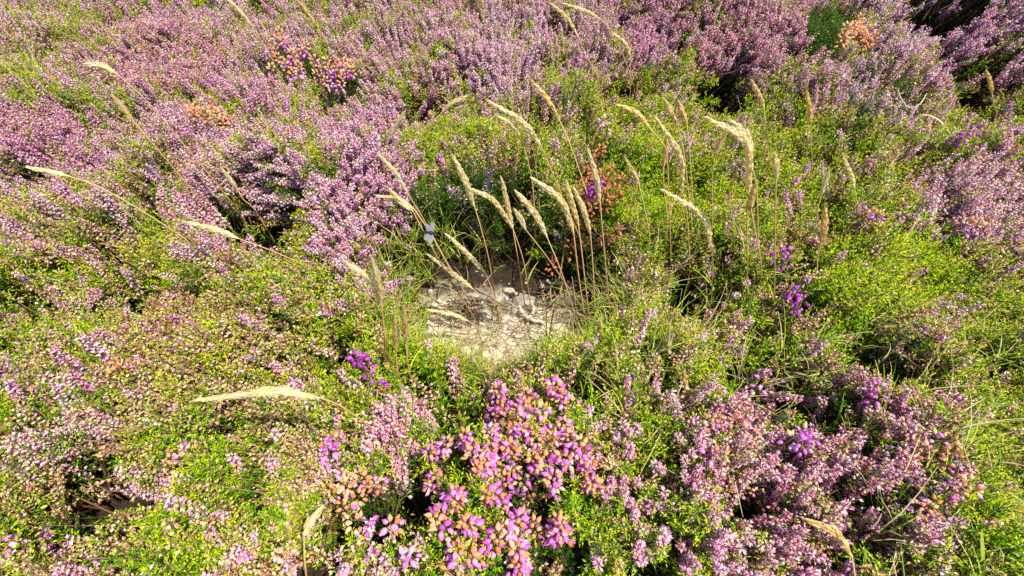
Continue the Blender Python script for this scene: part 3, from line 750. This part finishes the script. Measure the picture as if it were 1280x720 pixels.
# label; root pixel ('g' = on the hollow floor, 'c' = lost in the heather); stem pixels; head pixels base..tip; width (m); colour
STALK = [
    ('cream grass head cut by the top edge, above the orange and magenta bell heather', (350, 95), 'c', [(332, 60)], [(315, 32), (300, 14), (281, -4)], .0030, 'reed'),
    ('cream grass head drooping at the end of a long slanting pale stalk over lilac heather', (276, 236), 'c', [(225, 175), (185, 128)], [(147, 93), (131, 84), (110, 80)], .0042, 'reed'),
    ('short golden grass head just below the drooping cream one', (240, 238), 'c', [(200, 190)], [(167, 152), (156, 138), (142, 121)], .0034, 'gold'),
    ('thin cream grass head lying nearly flat over the lilac bush at the left edge', (250, 312), 'c', [(175, 262), (120, 232)], [(86, 220), (65, 215), (40, 210)], .0028, 'reed'),
    ('small pale grass head in front of the lilac bush left of the flat cream head', (318, 262), 'c', [(305, 250)], [(297, 238), (290, 227), (279, 213)], .0024, 'reed'),
    ('thin brown grass stalk with sparse head at the top edge, left of the upright spires', (408, 52), 'c', [(400, 40)], [(395, 30), (383, 14), (370, -2)], .0018, 'gold'),
    ('cream grass head of the far pair, the left one with the steeper tilt', (748, 100), 'c', [(733, 70)], [(722, 45), (709, 23), (689, 5)], .0030, 'reed'),
    ('cream grass head of the far pair, the right one bending flatter', (790, 100), 'c', [(768, 45)], [(752, 25), (732, 14), (706, 5)], .0030, 'reed'),
    ('cream grass head nodding on a short stalk in front of the dark far gap', (788, 112), 'c', [(788, 92)], [(788, 70), (781, 54), (766, 42)], .0036, 'reed'),
    ('pale grass head leaning right on a stalk that slopes down leftward', (488, 222), 'c', [(515, 178)], [(552, 141), (564, 130), (581, 121)], .0032, 'reed'),
    ('small pale grass head tilted right, above the arching lilac bush', (480, 215), 'c', [(482, 190)], [(487, 171), (496, 157), (505, 141)], .0028, 'reed'),
    ('tawny grass head tilted left, at the upper left rim of the shaded hollow', (560, 330), 'c', [(530, 275)], [(509, 241), (494, 216), (474, 194)], .0036, 'reed'),
    ('straight golden grass head standing behind the big cream head', (740, 262), 'c', [(716, 190)], [(697, 145), (684, 124), (666, 103)], .0034, 'gold'),
    ('big cream grass head, the longest of the rear row, with broad feathery spike', (735, 320), 'c', [(692, 220)], [(676, 181), (652, 152), (613, 128)], .0048, 'reed'),
    ('white-tipped grass head tucked close under the big cream head', (668, 262), 'c', [(664, 220)], [(652, 172), (641, 158), (625, 147)], .0032, 'reed'),
    ('tall cream grass head standing free left of the crowd, above the dark bank', (624, 404), 'g', [(612, 330), (601, 285)], [(593, 258), (582, 228), (567, 197)], .0042, 'reed'),
    ('cream grass head tilted sharply left, crossing the upright head at its base', (664, 388), 'g', [(655, 330)], [(641, 285), (618, 252), (590, 237)], .0040, 'reed'),
    ('upright thick cream grass head whose base crosses its tilted neighbour', (657, 388), 'g', [(650, 340), (645, 310)], [(641, 286), (634, 255), (627, 224)], .0046, 'reed'),
    ('slim cream grass head leaning left on a stalk running down to the white stone', (733, 440), 'g', [(705, 350)], [(684, 297), (669, 268), (646, 241)], .0036, 'reed'),
    ('left grass head of the tight trio in the middle, tawny and tilted left', (737, 440), 'g', [(724, 350)], [(717, 291), (702, 252), (667, 224)], .0038, 'reed'),
    ('middle grass head of the tight trio, pale and nearly upright', (740, 430), 'g', [(730, 340)], [(723, 281), (715, 255), (708, 230)], .0038, 'reed'),
    ('right grass head of the tight trio, slim and leaning left', (745, 435), 'g', [(742, 350)], [(738, 291), (730, 264), (719, 239)], .0032, 'reed'),
    ('slim golden grass head rising out of the rusty dried bell heather', (765, 420), 'g', [(756, 320)], [(750, 253), (745, 222), (736, 190)], .0034, 'reed'),
    ('golden grass head nodding left on a bent stalk, above the rusty bell heather', (838, 300), 'c', [(834, 200), (827, 178)], [(813, 161), (796, 142), (775, 132)], .0036, 'gold'),
    ('left golden grass head of the small upright pair on the green slope', (862, 262), 'c', [(856, 200)], [(849, 163), (841, 144), (831, 125)], .0040, 'gold'),
    ('right golden grass head of the small upright pair on the green slope', (866, 262), 'c', [(862, 190)], [(859, 159), (854, 144), (849, 130)], .0036, 'gold'),
    ('long cream grass head drooping down in a narrow curve, below the golden pair', (862, 330), 'c', [(858, 262)], [(853, 240), (850, 195), (821, 149)], .0036, 'reed'),
    ('short faded golden grass head half hidden left of the long drooping one', (834, 280), 'c', [(830, 240)], [(829, 211), (832, 190), (834, 168)], .0030, 'gold'),
    ('thickest arching grass head, bright cream, bent over like a hook on the green slope', (934, 345), 'c', [(934, 280)], [(936, 243), (932, 180), (884, 148)], .0062, 'reed'),
    ('feathery cream grass head growing against the hooked one, bending the other way', (948, 330), 'c', [(946, 240)], [(939, 205), (934, 172), (914, 152)], .0042, 'reed'),
    ('orange-brown grass head hanging under the arch of the hooked one', (890, 285), 'c', [(890, 230)], [(893, 197), (899, 182), (910, 163)], .0032, 'gold'),
    ('ragged tawny grass head below the hooked one, just right of its stalk', (952, 340), 'c', [(944, 290)], [(939, 262), (940, 248), (945, 229)], .0028, 'gold'),
    ('tiny golden grass head leaning left beside the rusty bell heather', (812, 300), 'c', [(806, 262)], [(800, 236), (793, 218), (783, 200)], .0028, 'gold'),
    ('cream grass head arching rightward and down over the dark gap, right of the trio', (888, 380), 'c', [(891, 340)], [(890, 313), (878, 271), (829, 238)], .0042, 'reed'),
    ('pinkish tan grass head alone under the rounded rose bush', (962, 200), 'c', [(958, 162)], [(955, 138), (950, 122), (940, 102)], .0030, 'gold'),
    ('orange-tan upright grass head alone in front of the rose heather', (1014, 215), 'c', [(1014, 180)], [(1013, 158), (1012, 140), (1009, 117)], .0036, 'gold'),
    ('very thin pale grass head on a long straight stem, right of the hooked one', (968, 370), 'c', [(969, 280)], [(970, 228), (970, 212), (969, 196)], .0018, 'reed'),
    ('small greenish grass head leaning right, left of the slim leftward one', (1018, 285), 'c', [(1022, 262)], [(1026, 246), (1030, 231), (1036, 214)], .0026, 'reed'),
    ('slim cream grass head leaning left at the edge of the green mound', (1074, 270), 'c', [(1071, 252)], [(1068, 236), (1063, 219), (1056, 200)], .0032, 'reed'),
    ('stout cream grass head standing upright among green shoots right of the hollow', (1018, 345), 'c', [(1022, 322)], [(1026, 305), (1030, 286), (1031, 262)], .0050, 'gold'),
    ('small dry grass head in the shade of the violet corner bush', (1244, 148), 'c', [(1242, 130)], [(1240, 117), (1238, 104), (1233, 89)], .0034, 'gold'),
    ('fat cream grass head lying sideways on a long slanting stalk, over the dark gap', (492, 412), 'g', [(432, 360), (360, 322)], [(298, 298), (272, 288), (234, 278)], .0050, 'reed'),
    ('long loose pale grass head lying flat across the heather, nearest on the left', (470, 540), 'c', [(430, 510)], [(400, 497), (340, 490), (248, 500)], .0016, 'loose'),
    ('limp dry grass head beside a pink bell sprig, near edge', (386, 735), 'c', [(381, 700)], [(380, 668), (386, 655), (399, 638)], .0032, 'reed'),
    ('white-tipped grass head of the pair beside the pale insect, pointing up left', (598, 405), 'g', [(560, 345), (535, 300)], [(516, 264), (503, 254), (489, 239)], .0034, 'reed'),
    ('flatter grass head of the pair beside the pale insect', (604, 402), 'g', [(565, 340), (540, 295)], [(518, 262), (500, 251), (474, 245)], .0028, 'reed'),
    ('plump cream grass head tilted left above the back of the hollow, against the shade', (628, 410), 'g', [(616, 365)], [(606, 341), (585, 318), (559, 294)], .0046, 'reed'),
    ('cream grass head below the plump one, pointing at the lilac bush', (624, 402), 'g', [(608, 378)], [(591, 361), (570, 345), (536, 319)], .0038, 'reed'),
    ('left grass head of a leaning V over the lilac bush', (482, 452), 'c', [(480, 410)], [(476, 378), (462, 350), (434, 329)], .0040, 'reed'),
    ('right grass head of the V over the lilac bush, standing straighter', (486, 455), 'c', [(480, 410)], [(477, 374), (472, 350), (465, 324)], .0034, 'reed'),
    ('yellow grass head lying low over the sandy front left of the hollow', (602, 425), 'g', [(594, 408)], [(585, 401), (565, 393), (538, 388)], .0044, 'reed'),
    ('left one of two short dull grass heads standing in grass left of the hollow', (498, 468), 'c', [(496, 452)], [(495, 440), (495, 420), (494, 396)], .0028, 'gold'),
    ('right one of two short dull grass heads standing in grass left of the hollow', (511, 462), 'c', [(509, 446)], [(508, 431), (507, 409), (505, 385)], .0034, 'gold'),
    ('curved golden grass head at the near edge, in front of the broad pink bush', (1072, 740), 'c', [(1069, 722)], [(1065, 696), (1045, 668), (1014, 652)], .0042, 'gold'),
    ('tiny pale grass head in the middle of the crowd, shorter than all around it', (748, 415), 'g', [(690, 330)], [(657, 287), (652, 276), (645, 265)], .0034, 'reed'),
]
for q, (lab, root, where, stem, head, w, colr) in enumerate(STALK):
    r = np.random.default_rng(900 + q)
    rp = on_ground(*root) if where == 'g' else on_canopy(*root)
    yb = rp[1] + r.uniform(-.006, .006)
    on = (lambda a, b: at_y(a, b, yb)) if rp[1] > .13 else (lambda a, b: at_z(a, b, rp[2] + .045))     # straight below the camera: by height instead
    H = [on(a, b) for a, b in head]; S = [on(a, b) for a, b in stem]
    low = rp if where == 'g' else np.array([rp[0] + (rp[0] - S[0][0]) * .5, rp[1], max(rp[2] - .06, float(ground_z(rp[0], rp[1])))]) if rp[1] > .13 else rp - np.array([0, .02, .05])
    t = thing('grass_stalk', lab, 'grass stalk', low, 'ripe grass heads around the hollow')
    C = smooth_line([low] + ([] if where == 'g' else [rp]) + S + [H[0]], 22); g = Geo()
    tube(g, C - low, np.linspace(.00080, .00055, len(C)), 0, np.clip(np.linspace(.15, .75, len(C)).repeat(5) + r.normal(0, .06), 0, 1), n=5, cap=False)
    link('stem', to_mesh('stem', *g.done(), [M['culm']], True), t)
    hp = smooth_line(H, 14)
    link('seed_head', to_mesh('seed_head', *seed_head(hp - low, w * r.uniform(.9, 1.3), r, colr == 'loose'), [M['reed' if colr != 'gold' else 'gold_head']]), t)
    if where == 'g' or r.random() < .35:                      # a narrow leaf low on the stalk
        g = Geo(); b, d = sample(C, .25); a = r.uniform(0, 6.28); o = np.array([math.cos(a), math.sin(a), 0]); L = r.uniform(.03, .06); s = np.cross(d, o); V = []
        for j in range(7):
            k = j / 6; p = b + d * L * (k - .35 * k * k) + o * L * .5 * k * k; wd = .0011 * (1 - k) ** .7 + .0001; V += [p - s * wd - low, p + s * wd - low]
        g.add(V, [[2 * j, 2 * j + 1, 2 * j + 3, 2 * j + 2] for j in range(6)], 0, r.uniform(.3, 1)); link('leaf_blade', to_mesh('leaf_blade', *g.done(), [M['blade']]), t)

# long single blades
def long_blade(label, pts, w, m='blade', on=on_canopy, tint=.7, name='long_grass'):
    p0 = on(*pts[0]); P = smooth_line([p0] + [at_y(a, b, p0[1] + .002 * i) for i, (a, b) in enumerate(pts[1:])], 14); g = Geo(); V = []
    for j, p in enumerate(P):
        k = j / 13; d = unit(P[min(j + 1, 13)] - P[max(j - 1, 0)]); s = unit(np.cross(d, FWD + [0.3, 0, .2])); wd = w * (1 - k ** 3) + .0001; V += [p - p0 - s * wd, p - p0 + s * wd]
    g.add(V, [[2 * j, 2 * j + 1, 2 * j + 3, 2 * j + 2] for j in range(13)], 0, tint); o = link(name, to_mesh(name, *g.done(), [M[m]]), None, p0)
    return tag(o, label, 'grass blade')


long_blade('pale curved grass blade arching over green shoots below the bare forked branch', [(1184, 162), (1174, 150), (1160, 144), (1148, 144)], .0010, 'straw', tint=.9)
long_blade('thin green blade slanting over the dark gap at the near left', [(80, 596), (62, 562), (48, 548), (35, 541)], .0007, tint=.75)
long_blade('upright yellow-green blade left of the loose horizontal grass head', [(96, 552), (92, 535), (89, 520), (87, 508)], .0009, tint=.95)
long_blade('bright green upright blade in the lip of the hollow, tallest of its tuft', [(682, 432), (683, 408), (683, 385)], .0012, 'blade', on_ground, .7)
long_blade('yellow-green blade crossing behind the first, in the same tuft', [(685, 430), (690, 400), (695, 372)], .0010, 'blade', on_ground, .9)
long_blade('dark green blade standing behind the hollow among rusty bells', [(734, 190), (733, 150), (732, 110)], .0009, tint=.3)
long_blade('pair-forming green blade left of the sunlit green mound', [(934, 402), (938, 380), (942, 358)], .0010, tint=.6)
long_blade('pale green blade lying outward in the near right green corner', [(1238, 585), (1215, 592), (1195, 602)], .0011, tint=.8)
long_blade('straight bright blade in the near right green corner', [(1229, 700), (1228, 680), (1227, 662)], .0010, tint=.85)
long_blade('broad green blade sloping left beside the arching cream head', [(812, 350), (822, 358), (834, 345)], .0012, tint=.6)


# ------------------------------------------------------------------ bell heather
def bell(g, r, c, ax, L, k, tone, n=7):
    u, v = perp(ax); prof = [(0, .16), (.12, .62), (.35, .95), (.6, .85), (.82, .5), (.92, .30), (1.0, .34)] if k == 0 else [(0, .2), (.12, .6), (.35, .95), (.55, .85), (.75, .55), (.92, .22), (1.05, .06)]; R = L * (.37 if k == 0 else .32); V = []; T = []
    for z, w in prof:
        for j in range(n):
            a = 6.2832 * j / n; V.append(c + ax * L * z + (u * math.cos(a) + v * math.sin(a)) * R * w); T.append(np.clip(tone + .25 * (.5 - z) + r.uniform(-.04, .04), 0, 1))
    g.add(V, [[i * n + j, i * n + (j + 1) % n, (i + 1) * n + (j + 1) % n, (i + 1) * n + j] for i in range(len(prof) - 1) for j in range(n)], k, T)
    for j in range(4):                                           # sepals
        a = 1.57 * j; o = u * math.cos(a) + v * math.sin(a); kite(g, c - ax * .0004, unit(ax + o * .7), L * .45, L * .07, np.cross(ax, o), 1, .3)


def bell_head(seed, dryf, BL=.0068, n=15):
    """A short raceme, tip at the origin: dried bells crowd the top, fresh ones hang in whorls below. slots 0 fresh, 1 sepal/dry, 2 dry"""
    r = np.random.default_rng(seed); g = Geo(); H = r.uniform(.015, .026)
    for i in range(n):
        q = i / (n - 1); a = i * GOLD + r.uniform(-.3, .3); z = -H * q; rad = .0016 + .0030 * math.sqrt(q)
        o = np.array([math.cos(a), math.sin(a), 0]); dry = r.random() < (dryf * 1.8 * (1 - q) + dryf * .15)
        up = (.35 - 1.7 * q) if not dry else (1.3 - 1.9 * q)
        bell(g, r, np.array([0, 0, z]) + o * rad, unit(o + np.array([0, 0, up + r.uniform(-.3, .3)])), BL * r.uniform(.8, 1.15), 2 if dry else 0, r.uniform(.2, .85))
    return g.done()


def head_meshes(fresh, dry, dryf, n, BL, seed, bells):
    out = []
    for i in range(n):
        V, F, K, T = bell_head(seed + i, dryf, BL, bells)
        out.append(to_mesh('flower_head', V, F, K, T, [M[fresh], M['leaf'], M[dry]], True))
    return out


def spread(heads, n, sx, sy):          # further heads, thinning outwards
    return heads + [(heads[i % len(heads)][0] + RNG.normal(0, sx), heads[i % len(heads)][1] + RNG.normal(0, sy)) for i in range(n)]


def bell_heather(label, heads, fresh='mag_bell', dry='dry_bell', dryf=.5, BL=.0058, bells=16, seed=0, lift=.010, green=3, name='bell_heather', hset=None, glabel=None):
    r = np.random.default_rng(3000 + seed); pos = [on_canopy(*h) + np.array([0, 0, lift + r.normal(0, .003)]) for h in heads]
    c = np.mean(pos, 0); base = np.array([c[0], c[1], float(ground_z(c[0], c[1]))]); t = thing(name, label, 'bell heather', base, glabel)
    ms = head_meshes(fresh, dry, dryf, min(8, len(heads)), BL, 5000 + seed * 20, bells); g = Geo(); it = []
    for i, p in enumerate(pos):
        lean = np.array([r.normal(0, .28), r.normal(-.05, .28), 0]); o = link('flower_head', ms[i % len(ms)], t, p - base)
        o.rotation_euler = (-lean[1], lean[0], r.uniform(0, 6.28)); o.scale = (r.uniform(.85, 1.15),) * 3
        b = base * .45 + p * .55; b[2] = base[2] + .01; S = smooth_line([b, (b + p) / 2 - lean * .03, p - np.array([lean[0], lean[1], 1]) * .012, p], 9)
        tube(g, S - base, np.linspace(.0011, .0005, 9), 0, r.uniform(.3, .8))
        for k in range(green):
            it.append((SPR['green'][r.integers(0, 10)], p - base + np.array([r.normal(0, .010), r.normal(0, .010), -.016 - abs(r.normal(0, .008))]), (r.normal(0, .3), r.normal(0, .3), r.uniform(0, 6.2)), r.uniform(.7, 1), r.uniform(-.2, .1)))
    link('stem', to_mesh('stem', *g.done(), [M['twig']]), t)
    if it: tag(link('foliage', to_mesh('foliage', *merge(it, {0: 1, 1: 0, 4: 0}), [M['dark_leaf'], M['twig']]), t), kind='stuff')
    return t


BIG = [(575, 632), (548, 600), (545, 650), (583, 660), (605, 590), (628, 598), (640, 648), (655, 600), (640, 560), (615, 565), (665, 575), (585, 570), (560, 555), (632, 510), (655, 525), (625, 492),
       (690, 540), (712, 545), (740, 608), (735, 585), (702, 655), (690, 600), (698, 668), (650, 690), (572, 690), (592, 700), (622, 670), (668, 655), (645, 690), (672, 545), (705, 500), (690, 490),
       (640, 540), (660, 510), (725, 560), (608, 620), (540, 570), (700, 575), (610, 540), (680, 515)]
BIG += [(a + RNG.normal(0, 11), b + RNG.normal(0, 10)) for a, b in BIG[:36]]
bell_heather('large magenta and orange bell heather clump, nearest to the viewer in the middle', BIG, dryf=.38, seed=1, BL=.0056, bells=22, lift=.009)
bell_heather('pinkish tan bell heather tuft touching the left side of the large magenta clump', [(438, 610), (432, 632), (452, 625), (470, 612), (455, 600), (440, 655), (425, 618)], dryf=.75, seed=2, fresh='mag_bell', bells=12, BL=.0056)
bell_heather('single magenta bell heather sprig left of the pinkish tan tuft', [(418, 552), (419, 565), (412, 560)], dryf=.15, seed=3, bells=11)
bell_heather('vivid purple bell heather sprig beside the left front of the hollow', [(447, 452), (455, 460), (460, 470)], 'purple_bell', dryf=.0, seed=4, bells=12, lift=.014)
RUST = [(738, 212), (748, 206), (730, 228), (745, 232), (755, 240), (762, 228), (735, 246), (752, 258), (765, 255), (728, 258), (740, 268), (758, 272), (772, 240), (720, 300), (728, 314), (757, 312), (768, 302), (748, 320), (710, 318), (690, 338), (735, 290)]
bell_heather('rusty dried bell heather clump behind the hollow, with one purple flower left', RUST, 'rust_bell', 'rust_bell', dryf=.85, seed=5, BL=.0054, bells=15, lift=.026)
bell_heather('lone purple bell sprig in the middle of the rusty dried clump', [(744, 256), (743, 262)], 'purple_bell', dryf=0, seed=6, lift=.034)
bell_heather('orange and magenta bell heather patch in the far lilac carpet at left', spread([(345, 72), (360, 66), (370, 80), (382, 74), (395, 84), (378, 96), (360, 92), (412, 90), (425, 100), (438, 98), (398, 102), (345, 98), (410, 112), (432, 112)], 10, 14, 7), dryf=.55, seed=7, BL=.0060, bells=17, lift=.022)
bell_heather('faded orange bell heather patch, no magenta left, beside the long slanting stalk', spread([(245, 150), (268, 142), (280, 150)], 9, 17, 7), 'rust_bell', dryf=.95, seed=8, BL=.0058, bells=14, lift=.014)
bell_heather('far dried orange bell heather patch beside the small dark green bush', spread([(1052, 46), (1062, 42), (1072, 48), (1082, 44), (1058, 56), (1080, 60)], 16, 14, 7), 'dry_bell', dryf=.95, seed=9, BL=.0062, lift=.018, bells=14)
bell_heather('orange-centred bell heather growing in the left of the broad pink bush', [(915, 528), (925, 540), (935, 548), (880, 535), (892, 530), (905, 545), (940, 560), (898, 578)], dryf=.5, seed=10, bells=13, BL=.0047)
bell_heather('bright magenta bells in the middle of the broad pink bush', [(985, 552), (995, 558), (1010, 552), (948, 476), (1000, 540)], dryf=.1, seed=11, bells=11, BL=.0058)
bell_heather('bell heather with orange tops at the right end of the broad pink bush', [(1178, 562), (1172, 582), (1182, 570), (1135, 575), (1145, 565), (1150, 640), (1160, 630), (1196, 608), (1190, 615)], dryf=.6, seed=12, bells=13, BL=.0047)
bell_heather('magenta bell sprig on green shoots above the broad pink bush', [(1088, 490), (1096, 494), (1088, 498)], dryf=.15, seed=13, bells=11)
bell_heather('two dark purple bell sprigs beside a grass blade left of the green mound', [(985, 365), (984, 377), (996, 382)], 'purple_bell', dryf=0, seed=14, bells=9, BL=.0056, lift=.014)
bell_heather('purple bell sprig with an orange tip, straight above the two dark purple ones', [(974, 323), (980, 330)], 'purple_bell', dryf=.25, seed=15, bells=9, BL=.0056, lift=.014)
bell_heather('crimson-magenta bell heather by tan seed sprays below the slim grass head', [(1092, 274), (1088, 280), (1076, 272), (1118, 266)], 'mag_bell', dryf=.4, seed=16, bells=11, BL=.0056, lift=.014)
bell_heather('bright magenta bell sprig alone under the pale curved grass blade', [(1192, 180), (1196, 184), (1205, 174)], 'purple_bell', dryf=.05, seed=17, bells=11, lift=.014)
bell_heather('peach and pink bell heather tuft at the lower edge of the pale rose mound', [(1210, 290), (1222, 288), (1232, 284), (1205, 280)], dryf=.7, seed=18, bells=11, lift=.014)
bell_heather('reddish bell heather sprig in beige heather near the left edge', [(148, 455), (155, 462), (148, 468)], 'rust_bell', dryf=.4, seed=19, bells=10, BL=.0052)
bell_heather('pale magenta bells among green shoots below the loose horizontal grass head', [(232, 562), (240, 568)], dryf=.4, seed=20, bells=9, BL=.0052)
bell_heather('pink bell heather sprig at the near left edge', [(10, 678), (5, 684)], dryf=.5, seed=21, bells=10, BL=.0056)
bell_heather('magenta bell sprig in front of the large clump, touching the near edge', [(492, 660), (508, 700), (560, 715)], dryf=.3, seed=22, bells=12, BL=.0066)
bell_heather('rose bell heather on a stem between the rusty clump and the far lilac carpet', [(752, 162), (756, 170)], dryf=.3, seed=23, bells=9, BL=.0058, lift=.018)

# ------------------------------------------------------------------ winged insect clinging to the pair of stalks left of the hollow
def insect():
    p = at_y(537, 291, on_ground(598, 405)[1] - .012)
    t = thing('insect', 'pale-winged insect with dark body clinging to a grass stalk over the shaded hollow', 'insect', p)
    def plain(name, c, tr, rough=.5):
        return mat(name, [(0, tuple(x * .6 for x in c)), (1, c)], tr, rough, up=0)
    mb = plain('insect_body', (.05, .045, .05), 0, .4); mw = plain('insect_wing', (.50, .49, .56), .5)
    g = Geo(); n = 12; prof = [(-.0105, .0002), (-.0092, .0011), (-.006, .0016), (-.003, .0017), (-.0008, .0013), (.0005, .0021), (.0022, .0023), (.0036, .0015), (.0040, .0012), (.0048, .0017), (.0057, .0016), (.0064, .0003)]
    V = [(x, w * math.cos(6.2832 * j / n), w * math.sin(6.2832 * j / n)) for x, w in prof for j in range(n)]
    g.add(V, [[i * n + j, i * n + (j + 1) % n, (i + 1) * n + (j + 1) % n, (i + 1) * n + j] for i in range(len(prof) - 1) for j in range(n)], 0, .5)
    b = link('body', to_mesh('body', *g.done(), [mb], True), t)
    for s in (1, -1):
        g = Geo(); tube(g, smooth_line([(.0058, s * .0004, .0006), (.0078, s * .0012, .0018), (.0098, s * .0024, .0016)], 6), .00012, 0, .3); link('antenna', to_mesh('antenna', *g.done(), [mb]), t)
        for k, x in enumerate((.003, .0015, 0)):
            g = Geo(); tube(g, [(x, s * .001, -.001), (x + .001 - k * .001, s * .003, -.0008), (x + .001 - k * .0018, s * .0042, -.003)], .00014, 0, .3); link('leg', to_mesh('leg', *g.done(), [mb]), t)
        for L, W, x, sw in ((.0105, .0056, .0018, .02), (.0080, .0052, -.0006, -.30)):
            g = Geo(); m = 9; rows = []
            for i in range(m):
                q = i / (m - 1); wd = W * (.18 + .82 * math.sin(math.pi * (.10 + .80 * q)) ** .8) * .5; cx = x + sw * L * q; zz = .0002 + .0016 * q
                rows += [(cx - wd, s * L * q, zz), (cx - wd * .3, s * L * q, zz + .0003), (cx + wd * .4, s * L * q, zz), (cx + wd, s * L * q, zz - .0002)]
            g.add(rows, [[i * 4 + j, i * 4 + j + 1, i * 4 + j + 5, i * 4 + j + 4] for i in range(m - 1) for j in range(3)], 0, np.clip(np.random.default_rng(3).normal(.7, .15, len(rows)), 0, 1))
            link('wing', to_mesh('wing', *g.done(), [mw], True), t)
    t.rotation_euler = (math.radians(38), math.radians(6), math.radians(-4))


insect()

# withered leaf on the arching dead stem
def withered():
    p0 = at_y(702, 368, on_ground(672, 390)[1] - .015); p1 = at_y(704, 353, on_ground(672, 390)[1] - .015); d = unit(p1 - p0); L = np.linalg.norm(p1 - p0); s, u = perp(d); V = []
    for i in range(9):
        q = i / 8; w = .0042 * math.sin(math.pi * (.06 + .9 * q)) ** .8
        V += [p0 * 0 + d * L * q + s * w + u * w * .9, d * L * q, d * L * q - s * w + u * w * .9]
    g = Geo(); g.add(V, [[i * 3 + j, i * 3 + j + 1, i * 3 + j + 4, i * 3 + j + 3] for i in range(8) for j in range(2)], 0, .3)
    tag(link('withered_leaf', to_mesh('withered_leaf', *g.done(), [M['straw']], True), None, p0), 'brown curled withered leaf at the end of the arching dead stem in the hollow', 'leaf')


withered()

# ------------------------------------------------------------------ daylight
SUN_EL, SUN_AZ = math.radians(64), math.radians(114)          # azimuth clockwise from straight ahead: behind the scene, to the right
w = bpy.data.worlds.new("World"); scn.world = w; w.use_nodes = True
nt = w.node_tree; sky = nt.nodes.new('ShaderNodeTexSky'); sky.sky_type = 'NISHITA'; sky.sun_disc = False; sky.sun_elevation = SUN_EL; sky.sun_rotation = SUN_AZ
bg = nt.nodes['Background']; bg.inputs['Strength'].default_value = .15; nt.links.new(sky.outputs[0], bg.inputs[0])
sl = bpy.data.lights.new('sun', 'SUN'); sl.energy = 5.0; sl.angle = math.radians(.5); sl.color = (1, .95, .84)
so = bpy.data.objects.new('sun', sl); COL.objects.link(so)
d = Vector((math.sin(SUN_AZ) * math.cos(SUN_EL), math.cos(SUN_AZ) * math.cos(SUN_EL), math.sin(SUN_EL)))
so.rotation_euler = d.to_track_quat('Z', 'Y').to_euler(); so.location = d * 5
scn.view_settings.view_transform = 'Standard'; scn.view_settings.look = 'None'; scn.view_settings.exposure = 0
scn.cycles.use_denoising = False
scn.cycles.max_bounces = 12; scn.cycles.diffuse_bounces = 8; scn.cycles.transmission_bounces = 8
